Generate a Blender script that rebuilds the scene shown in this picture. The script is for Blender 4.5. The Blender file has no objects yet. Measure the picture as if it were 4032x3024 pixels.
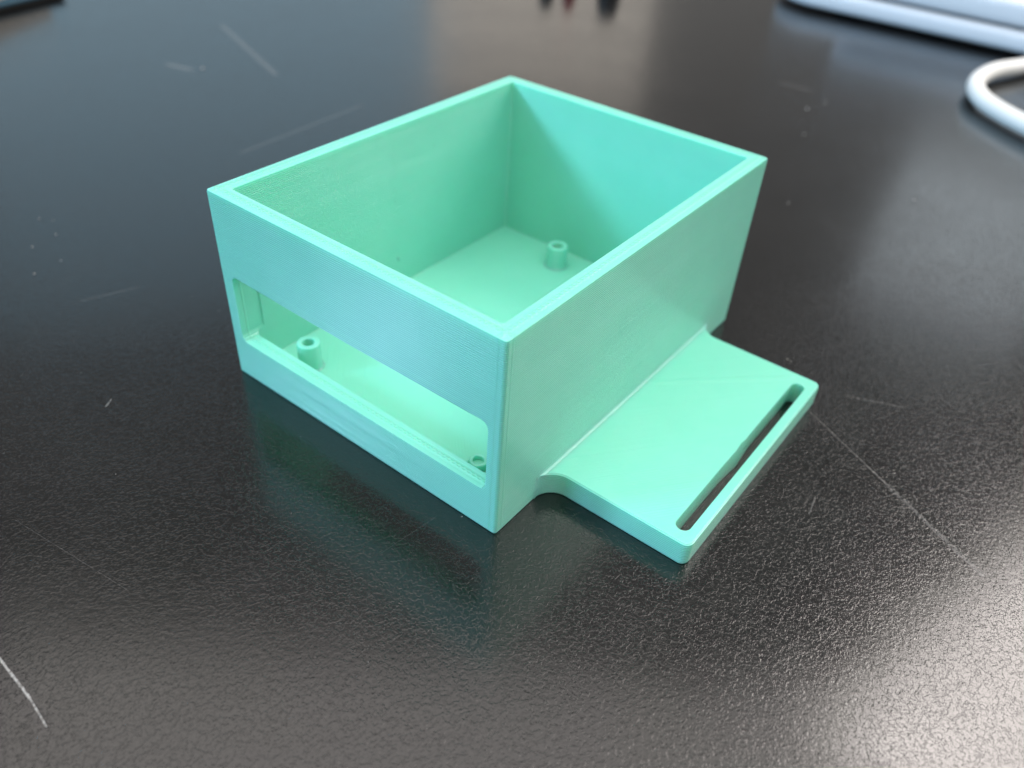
import bpy, bmesh, math, random
from mathutils import Vector, Matrix, noise
random.seed(7)
scene = bpy.context.scene
COL = scene.collection
MM = 0.001

# ------------------------------------------------------------------ camera
cam_d = bpy.data.cameras.new("camera")
cam = bpy.data.objects.new("camera", cam_d)
COL.objects.link(cam)
Rt = Vector((0.61512127, -0.78650637, 0.0550778))
Dn = Vector((-0.46947648, -0.42150509, -0.77583845))
Fw = Vector((0.63341745, 0.451377, -0.62852298))
m = Matrix((Rt, -Dn, -Fw)).transposed().to_4x4()
m.translation = Vector((-54.338878, -39.680843, 78.96572578)) * MM
cam.matrix_world = m
cam_d.sensor_width = 36
cam_d.lens = 36 * 3206.06 / 4032
cam_d.clip_start = 0.002
cam_d.clip_end = 50
cam_d.dof.use_dof = True
cam_d.dof.focus_distance = 97 * MM
cam_d.dof.aperture_fstop = 19.7
scene.camera = cam

# ------------------------------------------------------------------ light of the room
world = bpy.data.worlds.new("World")
scene.world = world
world.use_nodes = True
bg = world.node_tree.nodes["Background"]
bg.inputs[0].default_value = (1.0, 0.98, 0.95, 1)
bg.inputs[1].default_value = 0.26
vs = scene.view_settings
vs.view_transform = 'Standard'
vs.look = 'None'
vs.exposure = 0
vs.gamma = 1

def lamp(name, az, el, dist, w, h, radiance, col, roll=0.0, at=(30, 20, 0)):
    """soft rectangular lamp of the room or added fill, seen from the box at azimuth az and elevation el (degrees)"""
    a, e = math.radians(az), math.radians(el)
    d = Vector((math.cos(a) * math.cos(e), math.sin(a) * math.cos(e), math.sin(e)))
    l = bpy.data.lights.new(name, 'AREA')
    l.shape = 'RECTANGLE'
    l.size, l.size_y = w, h
    l.energy = radiance * math.pi * w * h
    l.color = col
    o = bpy.data.objects.new(name, l)
    COL.objects.link(o)
    o.location = Vector(at) * MM + d * dist
    o.rotation_euler = d.to_track_quat('Z', 'Y').to_euler()
    o.rotation_euler.rotate_axis('Z', math.radians(roll))
    return o

# fluorescent ceiling panel ahead, whole pale ceiling, window at the left, window and pale wall beyond the table
lamp("ceiling_panel", -25, 47, 2.1, 0.85, 0.70, 10.5, (1.0, 0.92, 0.87))
c = lamp("ceiling", 35, 90, 1.9, 2.9, 2.6, 1.9, (1.0, 0.93, 0.89))
c.location = Vector((-0.26, -0.15, 1.9))
c.rotation_euler = (0, 0, math.radians(35))
lamp("fill_behind", 246, 33, 2.2, 2.0, 1.3, 0.82, (0.87, 1.0, 0.98))  # broad fill lamp added behind the camera to lift the near walls
lamp("fill_right", -42, 22, 2.2, 0.85, 0.60, 4.5, (1.0, 0.99, 0.94))  # added lamp, no window known there; brightens the far end of the right wall
lamp("window_left", 160, 16.7, 2.2, 0.55, 0.60, 14.0, (0.22, 0.57, 1.0))
lamp("panel_left", 139.5, 27, 2.2, 0.36, 0.34, 70.0, (0.42, 0.74, 1.0))
lamp("window_far", 59, 20, 2.6, 1.45, 1.15, 0.68, (0.37, 0.74, 1.0))
lamp("wall_far", 35.3, 14.5, 2.8, 0.72, 0.50, 0.98, (1.0, 0.90, 0.78))
lamp("patch_lamp_right", 3, 23, 2.2, 0.42, 0.36, 1.9, (0.80, 0.92, 1.0))  # small lamp added for a bluish patch mirrored in the table, no screen

# ------------------------------------------------------------------ node helpers
class N:
    def __init__(s, name):
        s.m = bpy.data.materials.new(name)
        s.m.use_nodes = True
        s.t = s.m.node_tree
        s.p = s.t.nodes["Principled BSDF"]
    def new(s, typ, **kw):
        n = s.t.nodes.new(typ)
        for k, v in kw.items():
            setattr(n, k, v)
        return n
    def put(s, sock, v):
        if isinstance(v, bpy.types.NodeSocket):
            s.t.links.new(v, sock)
        else:
            sock.default_value = v
    def math(s, op, a, b=0.0, c=0.0, clamp=False):
        n = s.new('ShaderNodeMath', operation=op, use_clamp=clamp)
        for i, v in enumerate((a, b, c)):
            s.put(n.inputs[i], v)
        return n.outputs[0]
    def noise(s, vec, scale, detail=2, rough=0.5, dim='3D', w=None, out=0):
        n = s.new('ShaderNodeTexNoise', noise_dimensions=dim)
        if vec is not None:
            s.put(n.inputs['Vector'], vec)
        if w is not None:
            s.put(n.inputs['W'], w)
        n.inputs['Scale'].default_value = scale
        n.inputs['Detail'].default_value = detail
        n.inputs['Roughness'].default_value = rough
        return n.outputs[out]
    def ramp(s, v, lo, hi, a=0.0, b=1.0):
        n = s.new('ShaderNodeMapRange', interpolation_type='SMOOTHSTEP')
        s.put(n.inputs[0], v)
        for i, x in enumerate((lo, hi, a, b)):
            s.put(n.inputs[i + 1], x)
        return n.outputs[0]
    def mix(s, f, a, b):
        n = s.new('ShaderNodeMix', data_type='RGBA')
        s.put(n.inputs[0], f)
        s.put(n.inputs[6], a)
        s.put(n.inputs[7], b)
        return n.outputs[2]
    def bump(s, h, dist, strength=1.0, normal=None):
        n = s.new('ShaderNodeBump')
        s.put(n.inputs['Height'], h)
        n.inputs['Distance'].default_value = dist
        n.inputs['Strength'].default_value = strength
        if normal is not None:
            s.put(n.inputs['Normal'], normal)
        return n.outputs[0]
    def coords(s):
        """object coordinates in millimetres"""
        tc = s.new('ShaderNodeTexCoord')
        v = s.new('ShaderNodeVectorMath', operation='SCALE')
        s.put(v.inputs[0], tc.outputs['Object'])
        v.inputs['Scale'].default_value = 1000
        x = s.new('ShaderNodeSeparateXYZ')
        s.put(x.inputs[0], v.outputs[0])
        return v.outputs[0], x.outputs[0], x.outputs[1], x.outputs[2]

# ------------------------------------------------------------------ materials
def mint_material(name, raster, seams=False, rim=False, streak=None):
    """printed mint plastic: stacked layer ridges on upright faces, raster strokes on flat ones"""
    n = N(name)
    v, x, y, z = n.coords()
    p = n.p
    geo = n.new('ShaderNodeNewGeometry')
    sn = n.new('ShaderNodeSeparateXYZ')
    n.put(sn.inputs[0], geo.outputs['True Normal'])
    flat = n.ramp(n.math('ABSOLUTE', sn.outputs[2]), 0.8, 0.97)
    # stacked round beads, one every 0.3 mm: the normal swings from below to above across each bead
    zl = n.math('DIVIDE', z, 0.30)
    wn = n.new('ShaderNodeTexWhiteNoise', noise_dimensions='1D')
    n.put(wn.inputs['W'], n.math('FLOOR', zl))
    bead = n.math('MULTIPLY_ADD', n.math('FRACT', zl), 2.0, -1.0)
    along = n.noise(v, 0.35, 3, 0.6)
    # lower half of the bead curls under, its upper shoulder is a little flattened
    bead = n.math('ADD', n.math('MINIMUM', bead, 0.0), n.ramp(bead, 0.05, 0.85, 0.0, 0.895))
    tilt = n.math('MULTIPLY', bead, n.ramp(along, 0.3, 0.7, 0.99, 1.01))
    tilt = n.math('ADD', tilt, n.math('MULTIPLY_ADD', wn.outputs[0], 0.11, -0.055))
    if seams:
        # layer step where the opening is bridged
        d = n.math('SUBTRACT', z, 17.6)
        tilt = n.math('ADD', tilt, n.ramp(n.math('ABSOLUTE', d), 0.05, 0.25, -0.10, 0.0))
    tilt = n.math('MULTIPLY', tilt, n.math('SUBTRACT', 1.0, flat))
    up_v = n.new('ShaderNodeCombineXYZ')
    n.put(up_v.inputs[2], tilt)
    add = n.new('ShaderNodeVectorMath', operation='ADD')
    n.put(add.inputs[0], geo.outputs['Normal'])
    n.put(add.inputs[1], up_v.outputs[0])
    nrm = n.new('ShaderNodeVectorMath', operation='NORMALIZE')
    n.put(nrm.inputs[0], add.outputs[0])
    side_h = n.math('MULTIPLY', flat, 0.0)
    if seams:
        for c in (x, y):
            d = n.math('ABSOLUTE', n.math('SUBTRACT', c, 1.15))
            r = n.math('MULTIPLY', n.ramp(d, 0.0, 0.22, 1.0, 0.0), 1.1)
            side_h = n.math('ADD', side_h, r)
    # strokes on flat faces
    s = n.math('ADD', n.math('MULTIPLY', x, raster[0]), n.math('MULTIPLY', y, raster[1]))
    warp = n.noise(v, 0.6, 2, 0.5)
    st = n.math('ABSOLUTE', n.math('SINE', n.math('MULTIPLY_ADD', s, math.pi / 0.42, warp)))
    st_var = n.noise(None, 1.7, 2, 0.6, '1D', w=s)
    flat_h = n.math('ADD', n.math('MULTIPLY', st, n.ramp(st_var, 0.3, 0.75, 0.06, 0.36)), n.math('MULTIPLY', st_var, 0.2))
    if rim:
        # zigzag fill between the two perimeters of the rim and of the sill
        zz = n.math('PINGPONG', n.math('SUBTRACT', x, y), 0.42)
        zz2 = n.math('PINGPONG', n.math('ADD', x, y), 0.42)
        e1 = n.math('ABSOLUTE', n.math('SUBTRACT', n.math('PINGPONG', n.math('ADD', y, 0.0), 25.06), 1.2))
        e2 = n.math('ABSOLUTE', n.math('SUBTRACT', n.math('PINGPONG', n.math('ADD', x, 0.0), 32.17), 1.2))
        core = n.ramp(n.math('MINIMUM', e1, e2), 0.16, 0.40, 1.0, 0.0)
        zz = n.math('MULTIPLY', n.math('MAXIMUM', zz, zz2), 5.0)
        per = n.math('MULTIPLY', n.ramp(n.math('ABSOLUTE', n.math('SUBTRACT', n.math('MINIMUM', e1, e2), 0.55)), 0.0, 0.1, 0.0, 1.0), 0.5)
        up = n.ramp(z, 5.0, 6.0)
        flat_h = n.mix(up, flat_h, n.math('ADD', n.math('MULTIPLY', zz, core), per))
    if streak:
        x0, y0, x1, y1 = streak
        dx, dy = x1 - x0, y1 - y0
        ln = math.hypot(dx, dy)
        px, py = n.math('SUBTRACT', x, x0), n.math('SUBTRACT', y, y0)
        t = n.math('DIVIDE', n.math('ADD', n.math('MULTIPLY', px, dx), n.math('MULTIPLY', py, dy)), ln * ln, clamp=True)
        ex, ey = n.math('SUBTRACT', px, n.math('MULTIPLY', t, dx)), n.math('SUBTRACT', py, n.math('MULTIPLY', t, dy))
        d = n.math('SQRT', n.math('ADD', n.math('MULTIPLY', ex, ex), n.math('MULTIPLY', ey, ey)))
        flat_h = n.math('ADD', flat_h, n.ramp(d, 0.0, 0.9, 1.6, 0.0))
    h = n.mix(flat, side_h, flat_h)
    nb = n.bump(h, 0.045 * MM, 1.0, nrm.outputs[0])
    fine = n.noise(v, 9.0, 3, 0.6)
    nb = n.bump(fine, 0.008 * MM, 0.5, nb)
    n.put(p.inputs['Normal'], nb)
    # slight unevenness of the plastic itself
    tone = n.noise(v, 0.12, 3, 0.55)
    c = n.mix(n.ramp(tone, 0.3, 0.7), (0.240, 0.750, 0.590, 1), (0.256, 0.765, 0.610, 1))
    speck = n.ramp(n.noise(v, 1.1, 1, 0.3), 0.845, 0.865)
    c = n.mix(n.math('MULTIPLY', speck, 0.5), c, (0.10, 0.20, 0.17, 1))
    n.put(p.inputs['Base Color'], c)
    n.put(p.inputs['Roughness'], n.ramp(fine, 0.3, 0.7, 0.17, 0.23))
    p.inputs['IOR'].default_value = 1.46
    p.inputs['Subsurface Weight'].default_value = 0.5
    p.inputs['Subsurface Radius'].default_value = (0.5 * MM, 1.7 * MM, 1.2 * MM)
    p.inputs['Subsurface Scale'].default_value = 1.0
    return n.m

def table_material():
    n = N("black_laminate")
    v, x, y, z = n.coords()
    p = n.p
    # pebbled grain, about half a millimetre
    wv = n.new('ShaderNodeVectorMath', operation='ADD')
    n.put(wv.inputs[0], v)
    dn = n.new('ShaderNodeVectorMath', operation='SCALE')
    n.put(dn.inputs[0], n.noise(v, 1.6, 2, 0.6, out=1))
    dn.inputs['Scale'].default_value = 0.75
    n.put(wv.inputs[1], dn.outputs[0])
    g1 = n.noise(wv.outputs[0], 1.8, 2, 0.5)
    g2 = n.noise(wv.outputs[0], 3.3, 2, 0.5)
    # low plateaus with short steep edges between them
    grain = n.math('ADD', n.ramp(g1, 0.46, 0.54), n.math('MULTIPLY', n.ramp(g2, 0.47, 0.57), 0.30))
    grain = n.math('ADD', grain, n.math('MULTIPLY', g1, 0.35))
    broad = n.noise(v, 0.05, 3, 0.6)
    # marks: (x0, y0, x1, y1, half width, strength) in millimetres
    marks = [(-46.8, 29.5, -47.1, 22.4, 0.15, 0.75), (-47.1, 22.4, -47.6, 18.3, 0.10, 0.70), (50.4, -21.2, 42.5, -35.8, 0.14, 0.17),
             (42.5, -35.8, 34.8, -49.9, 0.50, 0.10), (49.7, 114.5, 89.5, 117.1, 0.50, 0.12), (105.7, 196.5, 88.9, 150.3, 0.90, 0.18),
             (72.5, 175.7, 74.4, 168.8, 1.3, 0.20), (192.3, 44.7, 192.8, 36.2, 0.7, 0.16), (-5.8, 84.6, 3.0, 81.6, 0.25, 0.08),
             (-17.8, 57.3, -16.4, 58.2, 0.10, 0.5), (-11.2, 8.8, -2.4, 7.7, 0.04, 0.09), (58.2, -24.1, 61.4, -31.9, 0.35, 0.08),
             (33.5, -28.7, 30.1, -29.2, 0.14, 0.14), (-36.4, 46.1, -33.5, 26.5, 0.045, 0.09)]
    rough_edge = n.noise(v, 3.0, 3, 0.7)
    total = None
    for (x0, y0, x1, y1, w, k) in marks:
        dx, dy = x1 - x0, y1 - y0
        l2 = dx * dx + dy * dy
        px = n.math('SUBTRACT', x, x0)
        py = n.math('SUBTRACT', y, y0)
        t = n.math('DIVIDE', n.math('ADD', n.math('MULTIPLY', px, dx), n.math('MULTIPLY', py, dy)), l2, clamp=True)
        ex = n.math('SUBTRACT', px, n.math('MULTIPLY', t, dx))
        ey = n.math('SUBTRACT', py, n.math('MULTIPLY', t, dy))
        d = n.math('SQRT', n.math('ADD', n.math('MULTIPLY', ex, ex), n.math('MULTIPLY', ey, ey)))
        d = n.math('ADD', d, n.math('MULTIPLY', n.math('SUBTRACT', rough_edge, 0.5), w * 2.6))
        mk = n.ramp(d, w * 0.35, w * 1.15, k, 0.0)
        total = mk if total is None else n.math('MAXIMUM', total, mk)
    brk = n.ramp(n.noise(v, 2.2, 3, 0.7), 0.36, 0.60, 0.25, 1.0)
    total = n.math('MULTIPLY', total, brk)
    dust = n.math('MULTIPLY', n.ramp(n.noise(v, 0.9, 1, 0.4), 0.80, 0.84), 0.12)
    total = n.math('MAXIMUM', total, dust)
    base = n.mix(n.ramp(broad, 0.3, 0.7), (0.003, 0.0032, 0.0034, 1), (0.005, 0.005, 0.0052, 1))
    n.put(p.inputs['Base Color'], n.mix(total, base, (0.50, 0.48, 0.46, 1)))
    ro = n.math('ADD', n.ramp(broad, 0.3, 0.7, 0.13, 0.175), n.math('MULTIPLY', total, 0.35), clamp=True)
    n.put(p.inputs['Roughness'], ro)
    p.inputs['IOR'].default_value = 1.70
    n.put(p.inputs['Normal'], n.bump(grain, 0.0100 * MM, 1.0))
    return n.m

def plain(name, col, rough=0.4, bump=0.0, scale=1.5, var=0.06, metallic=0.0):
    n = N(name)
    v, x, y, z = n.coords()
    f = n.noise(v, scale, 3, 0.55)
    lo = tuple(c * (1 - var) for c in col) + (1,)
    hi = tuple(min(1, c * (1 + var)) for c in col) + (1,)
    n.put(n.p.inputs['Base Color'], n.mix(n.ramp(f, 0.3, 0.7), lo, hi))
    n.p.inputs['Roughness'].default_value = rough
    n.p.inputs['Metallic'].default_value = metallic
    if bump:
        n.put(n.p.inputs['Normal'], n.bump(f, bump * MM, 0.5))
    return n.m

# raster strokes alternate direction from one flat face to the next
M_SHELL = mint_material("mint_plastic_body", (0.707, -0.707), seams=True, rim=True)
M_TAB = mint_material("mint_plastic_tab", (0.62, 0.78), streak=(35.5, -0.5, 51.3, -16.4))
M_POST = mint_material("mint_plastic_post", (0.707, 0.707))
M_TABLE = table_material()
M_WHITE = plain("white_rubber", (0.88, 0.87, 0.84), 0.42, 0.02, 2.0, 0.03)
M_SILVER = plain("pale_shell", (0.76, 0.76, 0.79), 0.38, 0.01, 3.0, 0.02)
M_DARK = plain("black_rubber", (0.03, 0.03, 0.03), 0.5, 0.02)
M_RED = plain("red_plastic", (0.30, 0.03, 0.03), 0.4, 0.0)
M_TEAL = plain("teal_card", (0.018, 0.075, 0.12), 0.5, 0.03)
M_CREAM = plain("cream_paper", (0.55, 0.50, 0.45), 0.7, 0.05)
M_DUST = plain("pale_dust", (0.42, 0.40, 0.38), 0.9, 0.0)

# ------------------------------------------------------------------ mesh helpers (millimetres in, metres out)
def link(name, bm, mat, parent=None, smooth=True, angle=35):
    bmesh.ops.recalc_face_normals(bm, faces=bm.faces)
    bmesh.ops.scale(bm, vec=(MM, MM, MM), verts=bm.verts)
    me = bpy.data.meshes.new(name)
    bm.to_mesh(me)
    bm.free()
    me.materials.append(mat)
    if smooth:
        me.shade_smooth()
        me.set_sharp_from_angle(angle=math.radians(angle))
    o = bpy.data.objects.new(name, me)
    COL.objects.link(o)
    if parent:
        o.parent = parent
    return o

def tag(o, label=None, category=None, group=None, kind=None):
    for k, val in (("label", label), ("category", category), ("group", group), ("kind", kind)):
        if val:
            o[k] = val
    return o

def empty(name, loc=(0, 0, 0), rz=0.0):
    o = bpy.data.objects.new(name, None)
    COL.objects.link(o)
    o.location = Vector(loc) * MM
    o.rotation_euler.z = rz
    o.empty_display_size = 0.01
    return o

def rrect(x0, x1, y0, y1, r, n=6):
    """counter-clockwise rounded rectangle"""
    r = max(r, 1e-3)
    pts = []
    for cx, cy, a0 in ((x1 - r, y0 + r, -90), (x1 - r, y1 - r, 0), (x0 + r, y1 - r, 90), (x0 + r, y0 + r, 180)):
        for i in range(n + 1):
            a = math.radians(a0 + 90 * i / n)
            pts.append((cx + r * math.cos(a), cy + r * math.sin(a)))
    return pts

def loops_mesh(bm, loops, cap_start=True, cap_end=True):
    """skin a list of equal-length closed loops of 3-d points"""
    rows = [[bm.verts.new(p) for p in lp] for lp in loops]
    k = len(rows[0])
    for a, b in zip(rows, rows[1:]):
        for i in range(k):
            bm.faces.new((a[i], a[(i + 1) % k], b[(i + 1) % k], b[i]))
    if cap_start:
        bm.faces.new(rows[0][::-1])
    if cap_end:
        bm.faces.new(rows[-1])
    return rows

def boolean(o, cutter, op='DIFFERENCE'):
    mod = o.modifiers.new("cut", 'BOOLEAN')
    mod.operation = op
    mod.object = cutter
    mod.solver = 'EXACT'

def bake(o, cutters):
    dg = bpy.context.evaluated_depsgraph_get()
    me = bpy.data.meshes.new_from_object(o.evaluated_get(dg))
    o.modifiers.clear()
    old = o.data
    me.name = old.name
    o.data = me
    bpy.data.meshes.remove(old)
    for c in cutters:
        d = c.data
        bpy.data.objects.remove(c)
        bpy.data.meshes.remove(d)
    me.shade_smooth()
    me.set_sharp_from_angle(angle=math.radians(33))
    weigh(o)

def weigh(o):
    """large flat faces keep their own normal, rounded edges blend into them"""
    wn = o.modifiers.new("normals", 'WEIGHTED_NORMAL')
    wn.keep_sharp = True
    wn.weight = 100

# ------------------------------------------------------------------ the table
bm = bmesh.new()
lo = [(-500, -500), (900, -500), (900, 900), (-500, 900)]
prof = [(-28, 0), (-2, 0), (-0.6, 0.6), (0, 2)]
loops_mesh(bm, [[(min(max(px, -500 + d), 900 - d), min(max(py, -500 + d), 900 - d), zz) for px, py in lo] for zz, d in prof])
table = link("tabletop", bm, M_TABLE, smooth=False)
tag(table, "black pebble-grained tabletop with pale scratches under the mint box", "tabletop", kind="structure")

# ------------------------------------------------------------------ the printed box
L, W, H, T, FL = 64.34, 50.12, 30.0, 2.39, 1.61
box = empty("enclosure_box")
tag(box, "open mint green printed box with a slotted side tab on the black table", "box")

bm = bmesh.new()
def ring(d, r, z):
    return [(px, py, z) for px, py in rrect(d, L - d, d, W - d, r)]
seq = [ring(0.30, 0.35, 0.0), ring(0.10, 0.45, 0.12), ring(0.0, 0.5, 0.4)]
seq += [ring(0.0, 0.5, H - 0.28), ring(0.07, 0.47, H - 0.10), ring(0.24, 0.4, H)]
seq += [ring(T - 0.16, 0.5, H), ring(T - 0.04, 0.5, H - 0.06), ring(T, 0.5, H - 0.2)]
seq += [ring(T, 0.5, FL + 0.3), ring(T + 0.08, 0.45, FL + 0.08), ring(T + 0.3, 0.4, FL)]
loops_mesh(bm, seq)
shell = link("shell", bm, M_SHELL, box)

# the long opening in the left wall, its bridged upper edge a little slack and nicked at the near end
def window_loop(x):
    y0, y1, z0, z1, r = 1.92, 47.85, 6.75, 17.75, 1.15
    pts = rrect(y0, y1, z0, z1, r, 6)
    out = []
    for (yy, zz) in pts:
        out.append((x, yy, zz))
    top = [i for i, q in enumerate(out) if q[2] > z1 - 1e-4]
    # extra points along the upper edge (from far corner end to near corner start in loop order)
    res = []
    for i, q in enumerate(out):
        res.append(q)
        if i == 13:   # end of the corner at (y1, z1)
            for k in range(1, 24):
                u = k / 24
                yy = (y1 - r) + (y0 + r - y1 + r) * u
                sag = 0.22 * math.sin(math.pi * u) + 0.05 * noise.noise(Vector((yy * 0.9, 3.1, 0)))
                res.append((x, yy, z1 - sag + (0.12 if u > 0.97 else 0)))
    return res
bm = bmesh.new()
loops_mesh(bm, [window_loop(-2.0), window_loop(T + 1.5)])
cut = link("cutter", bm, M_SHELL)
boolean(shell, cut)
bv = shell.modifiers.new("edge", 'BEVEL')
bv.width = 0.16 * MM
bv.segments = 2
bv.limit_method = 'ANGLE'
bv.angle_limit = math.radians(50)
bake(shell, [cut])

# slotted side tab with rounded corners and hollow fillets where it leaves the wall
X0, X1, FO, TF, RF = 11.2, 53.2, 20.75, 3.66, 3.0
def tab_plan(d):
    pts = [(X0 - RF + 0.2, 0.6), (X0 - RF + 0.2, 0.0 - d * 0.0)]
    pts = [(X0 - RF, 0.7)]
    for i in range(11):        # near fillet, from the wall outwards
        a = math.radians(90 - 90 * i / 10)
        pts.append((X0 - RF + (RF + d) * math.cos(a) , -RF + (RF + d) * math.sin(a) - (d if i == 0 else 0)))
    rc = 1.15
    for i in range(8):         # near outer corner
        a = math.radians(180 + 90 * i / 7)
        pts.append((X0 + rc + (rc - d) * math.cos(a), -FO + rc + (rc - d) * math.sin(a)))
    for i in range(8):         # far outer corner
        a = math.radians(270 + 90 * i / 7)
        pts.append((X1 - rc + (rc - d) * math.cos(a), -FO + rc + (rc - d) * math.sin(a)))
    for i in range(11):        # far fillet
        a = math.radians(180 - 90 * i / 10)
        pts.append((X1 + RF + (RF + d) * math.cos(a), -RF + (RF + d) * math.sin(a) - (d if i == 10 else 0)))
    pts.append((X1 + RF, 0.7))
    return pts
bm = bmesh.new()
loops_mesh(bm, [[(px, py, zz) for px, py in tab_plan(d)] for zz, d in
                ((0.03, 0.22), (0.12, 0.08), (0.35, 0.0), (TF - 0.34, 0.0), (TF - 0.12, 0.07), (TF - 0.02, 0.22), (TF, 0.36))])
tab = link("strap_tab", bm, M_TAB, box)
# slot, with a slack strand of plastic sagging out of its inner side
def slot_loop(z):
    xa, xb, yc, r = 13.1, 50.8, -18.33, 0.98
    pts = []
    for i in range(13):
        a = math.radians(-90 - 180 * i / 12)
        pts.append((xa + r + r * math.cos(a), yc + r * math.sin(a), z))
    low = max(0.0, min(1.0, (TF - z) / TF))
    for i in range(1, 40):
        u = i / 40
        xx = xa + r + (xb - xa - 2 * r) * u
        b = 0.0
        if 26.5 < xx < 37.0:
            q = (xx - 26.5) / 5.2 if xx < 31.7 else (37.0 - xx) / 5.3
            b = 0.42 * low * q ** 1.3
        if 31.8 < xx < 33.2:
            b -= 0.13 * (1 - low)
        pts.append((xx, yc + r - b, z))
    for i in range(13):
        a = math.radians(90 - 180 * i / 12)
        pts.append((xb - r + r * math.cos(a), yc + r * math.sin(a), z))
    return pts
bm = bmesh.new()
loops_mesh(bm, [slot_loop(z) for z in (-1.0, 0.4, 1.2, 2.2, 3.0, 5.0)])
cut = link("cutter", bm, M_TAB)
boolean(tab, cut)
bv = tab.modifiers.new("edge", 'BEVEL')
bv.width = 0.2 * MM
bv.segments = 2
bv.limit_method = 'ANGLE'
bv.angle_limit = math.radians(60)
bake(tab, [cut])

# hollow fillet between the top of the tab and the wall
bm = bmesh.new()
RV = 0.45
rows = []
xs = [X0 - RF + 0.15 + i * 0.25 for i in range(12)] + [X0 + 0.4 + i * 2.0 for i in range(21)] + [X1 - 0.2 + i * 0.25 for i in range(13)]
for xx in xs:
    edge = -RV
    if xx < X0:
        edge = -RF + math.sqrt(max(0, RF * RF - (xx - X0 + RF) ** 2))
    if xx > X1:
        edge = -RF + math.sqrt(max(0, RF * RF - (X1 + RF - xx) ** 2))
    edge = min(max(edge, -RV), -0.02)
    sec = [(xx, 0.5, TF - 0.45), (xx, 0.5, TF + RV), (xx, -0.0, TF + RV)]
    for i in range(1, 9):
        yy = edge * i / 8
        zz = TF + RV - math.sqrt(max(0, RV * RV - (RV + yy) ** 2))
        sec.append((xx, yy, zz + 0.01))
    sec.append((xx, edge, TF - 0.45))
    rows.append(sec)
loops_mesh(bm, rows)
link("fillet", bm, M_TAB, box)

# screw posts on the floor of the box
def post(name, x, y, top, ro, rh, hole_z, parent, foot=0.35, square=0.0, seg=40, wob=0.0):
    prof = [(ro + foot, FL - 0.05), (ro + foot * 0.45, FL + 0.12), (ro + 0.08, FL + 0.4), (ro, FL + 0.9), (ro, top - 0.18), (ro - 0.06, top - 0.05),
            (ro - 0.2, top), (rh + 0.12, top), (rh + 0.02, top - 0.06), (rh, top - 0.2), (rh, hole_z)]
    b = bmesh.new()
    lps = []
    for (r, z) in prof:
        lp = []
        for i in range(seg):
            a = 2 * math.pi * i / seg
            rr = r
            if r > rh + 0.05:
                rr *= 1 + square * (0.5 - 0.5 * math.cos(4 * (a + 0.5))) + wob * noise.noise(Vector((math.cos(a) * 1.5, math.sin(a) * 1.5, z * 2)))
            lp.append((x + rr * math.cos(a), y + rr * math.sin(a), z))
        lps.append(lp)
    loops_mesh(b, lps)
    return link(name, b, M_POST, parent)
p1 = post("screw_post", 6.7, 41.5, 6.0, 1.74, 0.90, 3.6, box)
p2 = post("screw_post", 56.7, 31.45, 5.75, 1.86, 0.95, 3.4, box)
p3 = post("screw_post", 6.35, 8.15, 3.4, 1.18, 0.74, 2.65, box, foot=0.5, square=0.10, wob=0.10)
p3["label"] = "short broken screw post with a squarish torn rim beside the near end of the opening"
# torn lower collar round the broken post
bm = bmesh.new()
lps = []
for (r, z) in ((2.05, FL - 0.05), (2.0, 2.1), (1.9, 2.32), (1.62, 2.34), (1.5, 2.1), (1.45, FL - 0.05)):
    lp = []
    for i in range(40):
        a = 2 * math.pi * i / 40
        rr = r * (1 + 0.09 * noise.noise(Vector((math.cos(a) * 1.3 + 5, math.sin(a) * 1.3, 0))))
        lp.append((6.35 + rr * math.cos(a), 8.15 + rr * math.sin(a), z + (0.25 * noise.noise(Vector((math.cos(a) * 2, math.sin(a) * 2, 9))) if z > 2 else 0)))
    lps.append(lp)
loops_mesh(bm, lps)
link("collar", bm, M_POST, p3)

# upright seam on the inner face of the back left wall, with a blob near the floor
bm = bmesh.new()
def seam_loop(z, r, dx=0.0):
    return [(32.0 + dx + r * 1.3 * math.cos(a), W - T + 0.1 - r * (0.2 + math.sin(a)), z) for a in [math.pi * i / 6 for i in range(7)]]
lps = []
for i in range(30):
    z = 17.3 + (29.6 - 17.3) * i / 29
    lps.append(seam_loop(z, 0.09 + 0.04 * noise.noise(Vector((0, 0, z * 1.3))), 0.08 * noise.noise(Vector((3, 0, z * 0.5)))))
loops_mesh(bm, lps)
lps = [seam_loop(6.3 + 1.0 * i / 6, 0.08 + 0.14 * math.sin(math.pi * i / 6), 0.25) for i in range(7)]
loops_mesh(bm, lps)
link("seam", bm, M_POST, box)

# ------------------------------------------------------------------ laptop at the back right
def slab(bm, x0, x1, y0, y1, z0, z1, rc, re, n=10):
    lps = []
    for k in range(5):
        a = math.pi / 2 * k / 4
        lps.append((re * (1 - math.sin(a)), z0 + re * (1 - math.cos(a))))
    top = [(d, z1 - (z - z0)) for d, z in lps][::-1]
    loops_mesh(bm, [[(px, py, z) for px, py in rrect(x0 + d, x1 - d, y0 + d, y1 - d, rc - d, n)] for d, z in lps + top])
lap = empty("laptop", (390, -70, 0))
tag(lap, "pale closed laptop with a dark gap under its lid beyond the white cable", "laptop")
def lap_part(name, mat, *a):
    b = bmesh.new()
    slab(b, *a)
    bmesh.ops.translate(b, vec=(-390, 70, 0), verts=b.verts)
    return link(name, b, mat, lap)
lap_part("base", M_SILVER, 279, 500, -230, 92, 1.6, 8.2, 22, 2.2)
lap_part("gap_shade", M_DARK, 281.5, 498, -227, 60, 8.0, 9.4, 12, 0.3)  # dark slab put in for the shade between base and lid
lap_part("lid", M_SILVER, 279.6, 500, -229, 62, 9.2, 17.0, 12, 2.0)
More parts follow.
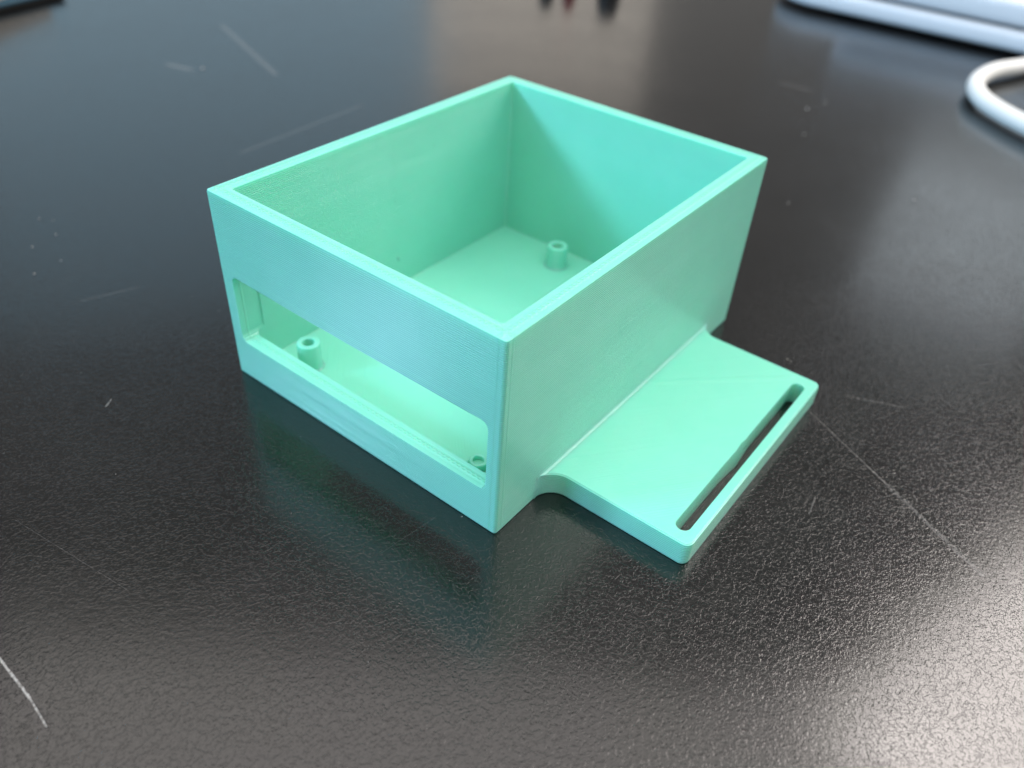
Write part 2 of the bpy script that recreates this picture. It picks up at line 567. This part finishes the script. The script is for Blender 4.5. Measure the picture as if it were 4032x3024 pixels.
for fx, fy in ((300, 62), (480, 62), (300, -200), (480, -200)):
    lap_part("foot", M_DARK, fx - 5, fx + 5, fy - 5, fy + 5, 0.0, 1.8, 4.5, 0.4)

# ------------------------------------------------------------------ white cable loop
def catmull(pts, k=10):
    out = []
    P = [Vector(p) for p in pts]
    P = [P[0] * 2 - P[1]] + P + [P[-1] * 2 - P[-2]]
    for i in range(1, len(P) - 2):
        for j in range(k):
            t = j / k
            a, b, c, d = P[i - 1], P[i], P[i + 1], P[i + 2]
            out.append(0.5 * ((2 * b) + (c - a) * t + (2 * a - 5 * b + 4 * c - d) * t * t + (3 * b - a - 3 * c + d) * t ** 3))
    out.append(P[-2])
    return out
def tube(bm, path, r, seg=20):
    lps = []
    for i, q in enumerate(path):
        t = (path[min(i + 1, len(path) - 1)] - path[max(i - 1, 0)]).normalized()
        s = t.cross(Vector((0, 0, 1))).normalized()
        u = s.cross(t)
        lps.append([tuple(q + (s * math.cos(a) + u * math.sin(a)) * r) for a in [2 * math.pi * j / seg for j in range(seg)]])
    loops_mesh(bm, lps)
bm = bmesh.new()
cz = 2.9
tube(bm, catmull([(330, -60, 2.5), (300, -30, 2.6), (277, -14, cz), (259.5, -7.4, cz), (246.5, -2.2, cz + 0.3), (233.5, -0.6, cz + 0.5), (224, -1.7, cz + 0.5), (216, -5.0, cz + 0.3),
                  (210, -10.3, cz), (202.5, -19.6, cz), (196, -32, cz), (192, -50, 2.6), (196, -80, 2.5), (220, -110, 2.5)]), 2.45)
cab = link("cable", bm, M_WHITE)
tag(cab, "thick white cable bent in a loop on the table in front of the pale laptop", "cable")

# ------------------------------------------------------------------ things cropped by the upper edge
fo = empty("folder", (-60, 229, 0), math.radians(10))
tag(fo, "thin teal folder in the far left corner under a cream pad", "folder")
bm = bmesh.new()
slab(bm, 1, 150, 1.2, 200, 0.0, 1.3, 2.0, 0.3, 4)
link("base_band", bm, M_DARK, fo)  # thin black slab below the teal one
bm = bmesh.new()
slab(bm, 0, 150, 0, 200, 1.3, 2.5, 2.0, 0.4, 4)
link("front_cover", bm, M_TEAL, fo)
bm = bmesh.new()
slab(bm, 0, 125, 0, 190, 0.0, 6.0, 2.0, 0.6, 4)
o = link("pad", bm, M_CREAM)
o.location = Vector((-24, 206, 2.55)) * MM
o.rotation_euler.z = math.radians(28)
tag(o, "cream pad resting askew on the teal folder in the far left corner", "pad")

def peg(x, y, r, h, mat, label):
    b = bmesh.new()
    pr = [(r * 0.7, 0), (r * 0.93, 0.3), (r, 1.2), (r, h * 0.55), (r * 0.86, h * 0.58), (r * 0.84, h - 1.5), (r * 0.6, h - 0.2), (r * 0.3, h)]
    loops_mesh(b, [[(rr * math.cos(a), rr * math.sin(a), z) for a in [2 * math.pi * i / 28 for i in range(28)]] for rr, z in pr])
    e = link("peg", b, mat)
    e.location = Vector((x, y, 0)) * MM
    tag(e, label, "peg", "pegs standing at the far edge of the picture")
peg(234.0, 162.4, 3.2, 10, M_DARK, "slim black peg left of the red one at the far edge")
peg(239.5, 155.2, 2.6, 10, M_RED, "dull red peg between two black pegs at the far edge")
peg(247.5, 141.7, 4.6, 12, M_DARK, "stout black peg right of the red one at the far edge")

# ------------------------------------------------------------------ dust on the table
bm = bmesh.new()
def fleck(x, y, s, z=0.0):
    r = bmesh.ops.create_icosphere(bm, subdivisions=1, radius=1.0)
    a = random.uniform(0, 6.28)
    mt = Matrix.Translation((x, y, z + s * 0.35)) @ Matrix.Rotation(a, 4, 'Z') @ Matrix.Diagonal((s * random.uniform(0.8, 1.8), s * random.uniform(0.5, 0.9), s * 0.4, 1))
    bmesh.ops.transform(bm, matrix=mt, verts=r['verts'])
for x, y, s in ((-24.3, 44.2, 0.12), (177.0, 30.7, 0.7), (185.8, 28.8, 0.65), (158.0, 23.8, 0.55), (-0.3, 5.2, 0.15), (77.2, 167, 0.65),
                (60.9, -13.0, 0.22), (60.7, -13.6, 0.16), (-3.8, 31.9, 0.10), (7, -0.2, 0.10), (4.0, 116.3, 0.25), (5.4, 113.8, 0.25), (2.9, 108.2, 0.3),
                (-2.2, 107.0, 0.3), (-1.3, 98.9, 0.22), (-6.6, 98.1, 0.26), (139.0, -10.4, 0.4), (116.4, 10.5, 0.35)):
    fleck(x, y, s * 0.6)
for i in range(16):
    while True:
        x, y = random.uniform(-60, 230), random.uniform(-70, 210)
        if not (-1 < x < 66 and -22 < y < 52):
            break
    fleck(x, y, random.uniform(0.03, 0.07) * (1 + max(0, x + y) / 260))
dust = link("dust", bm, M_DUST, smooth=False)
tag(dust, "pale dust flecks scattered over the black tabletop", "dust", kind="stuff")
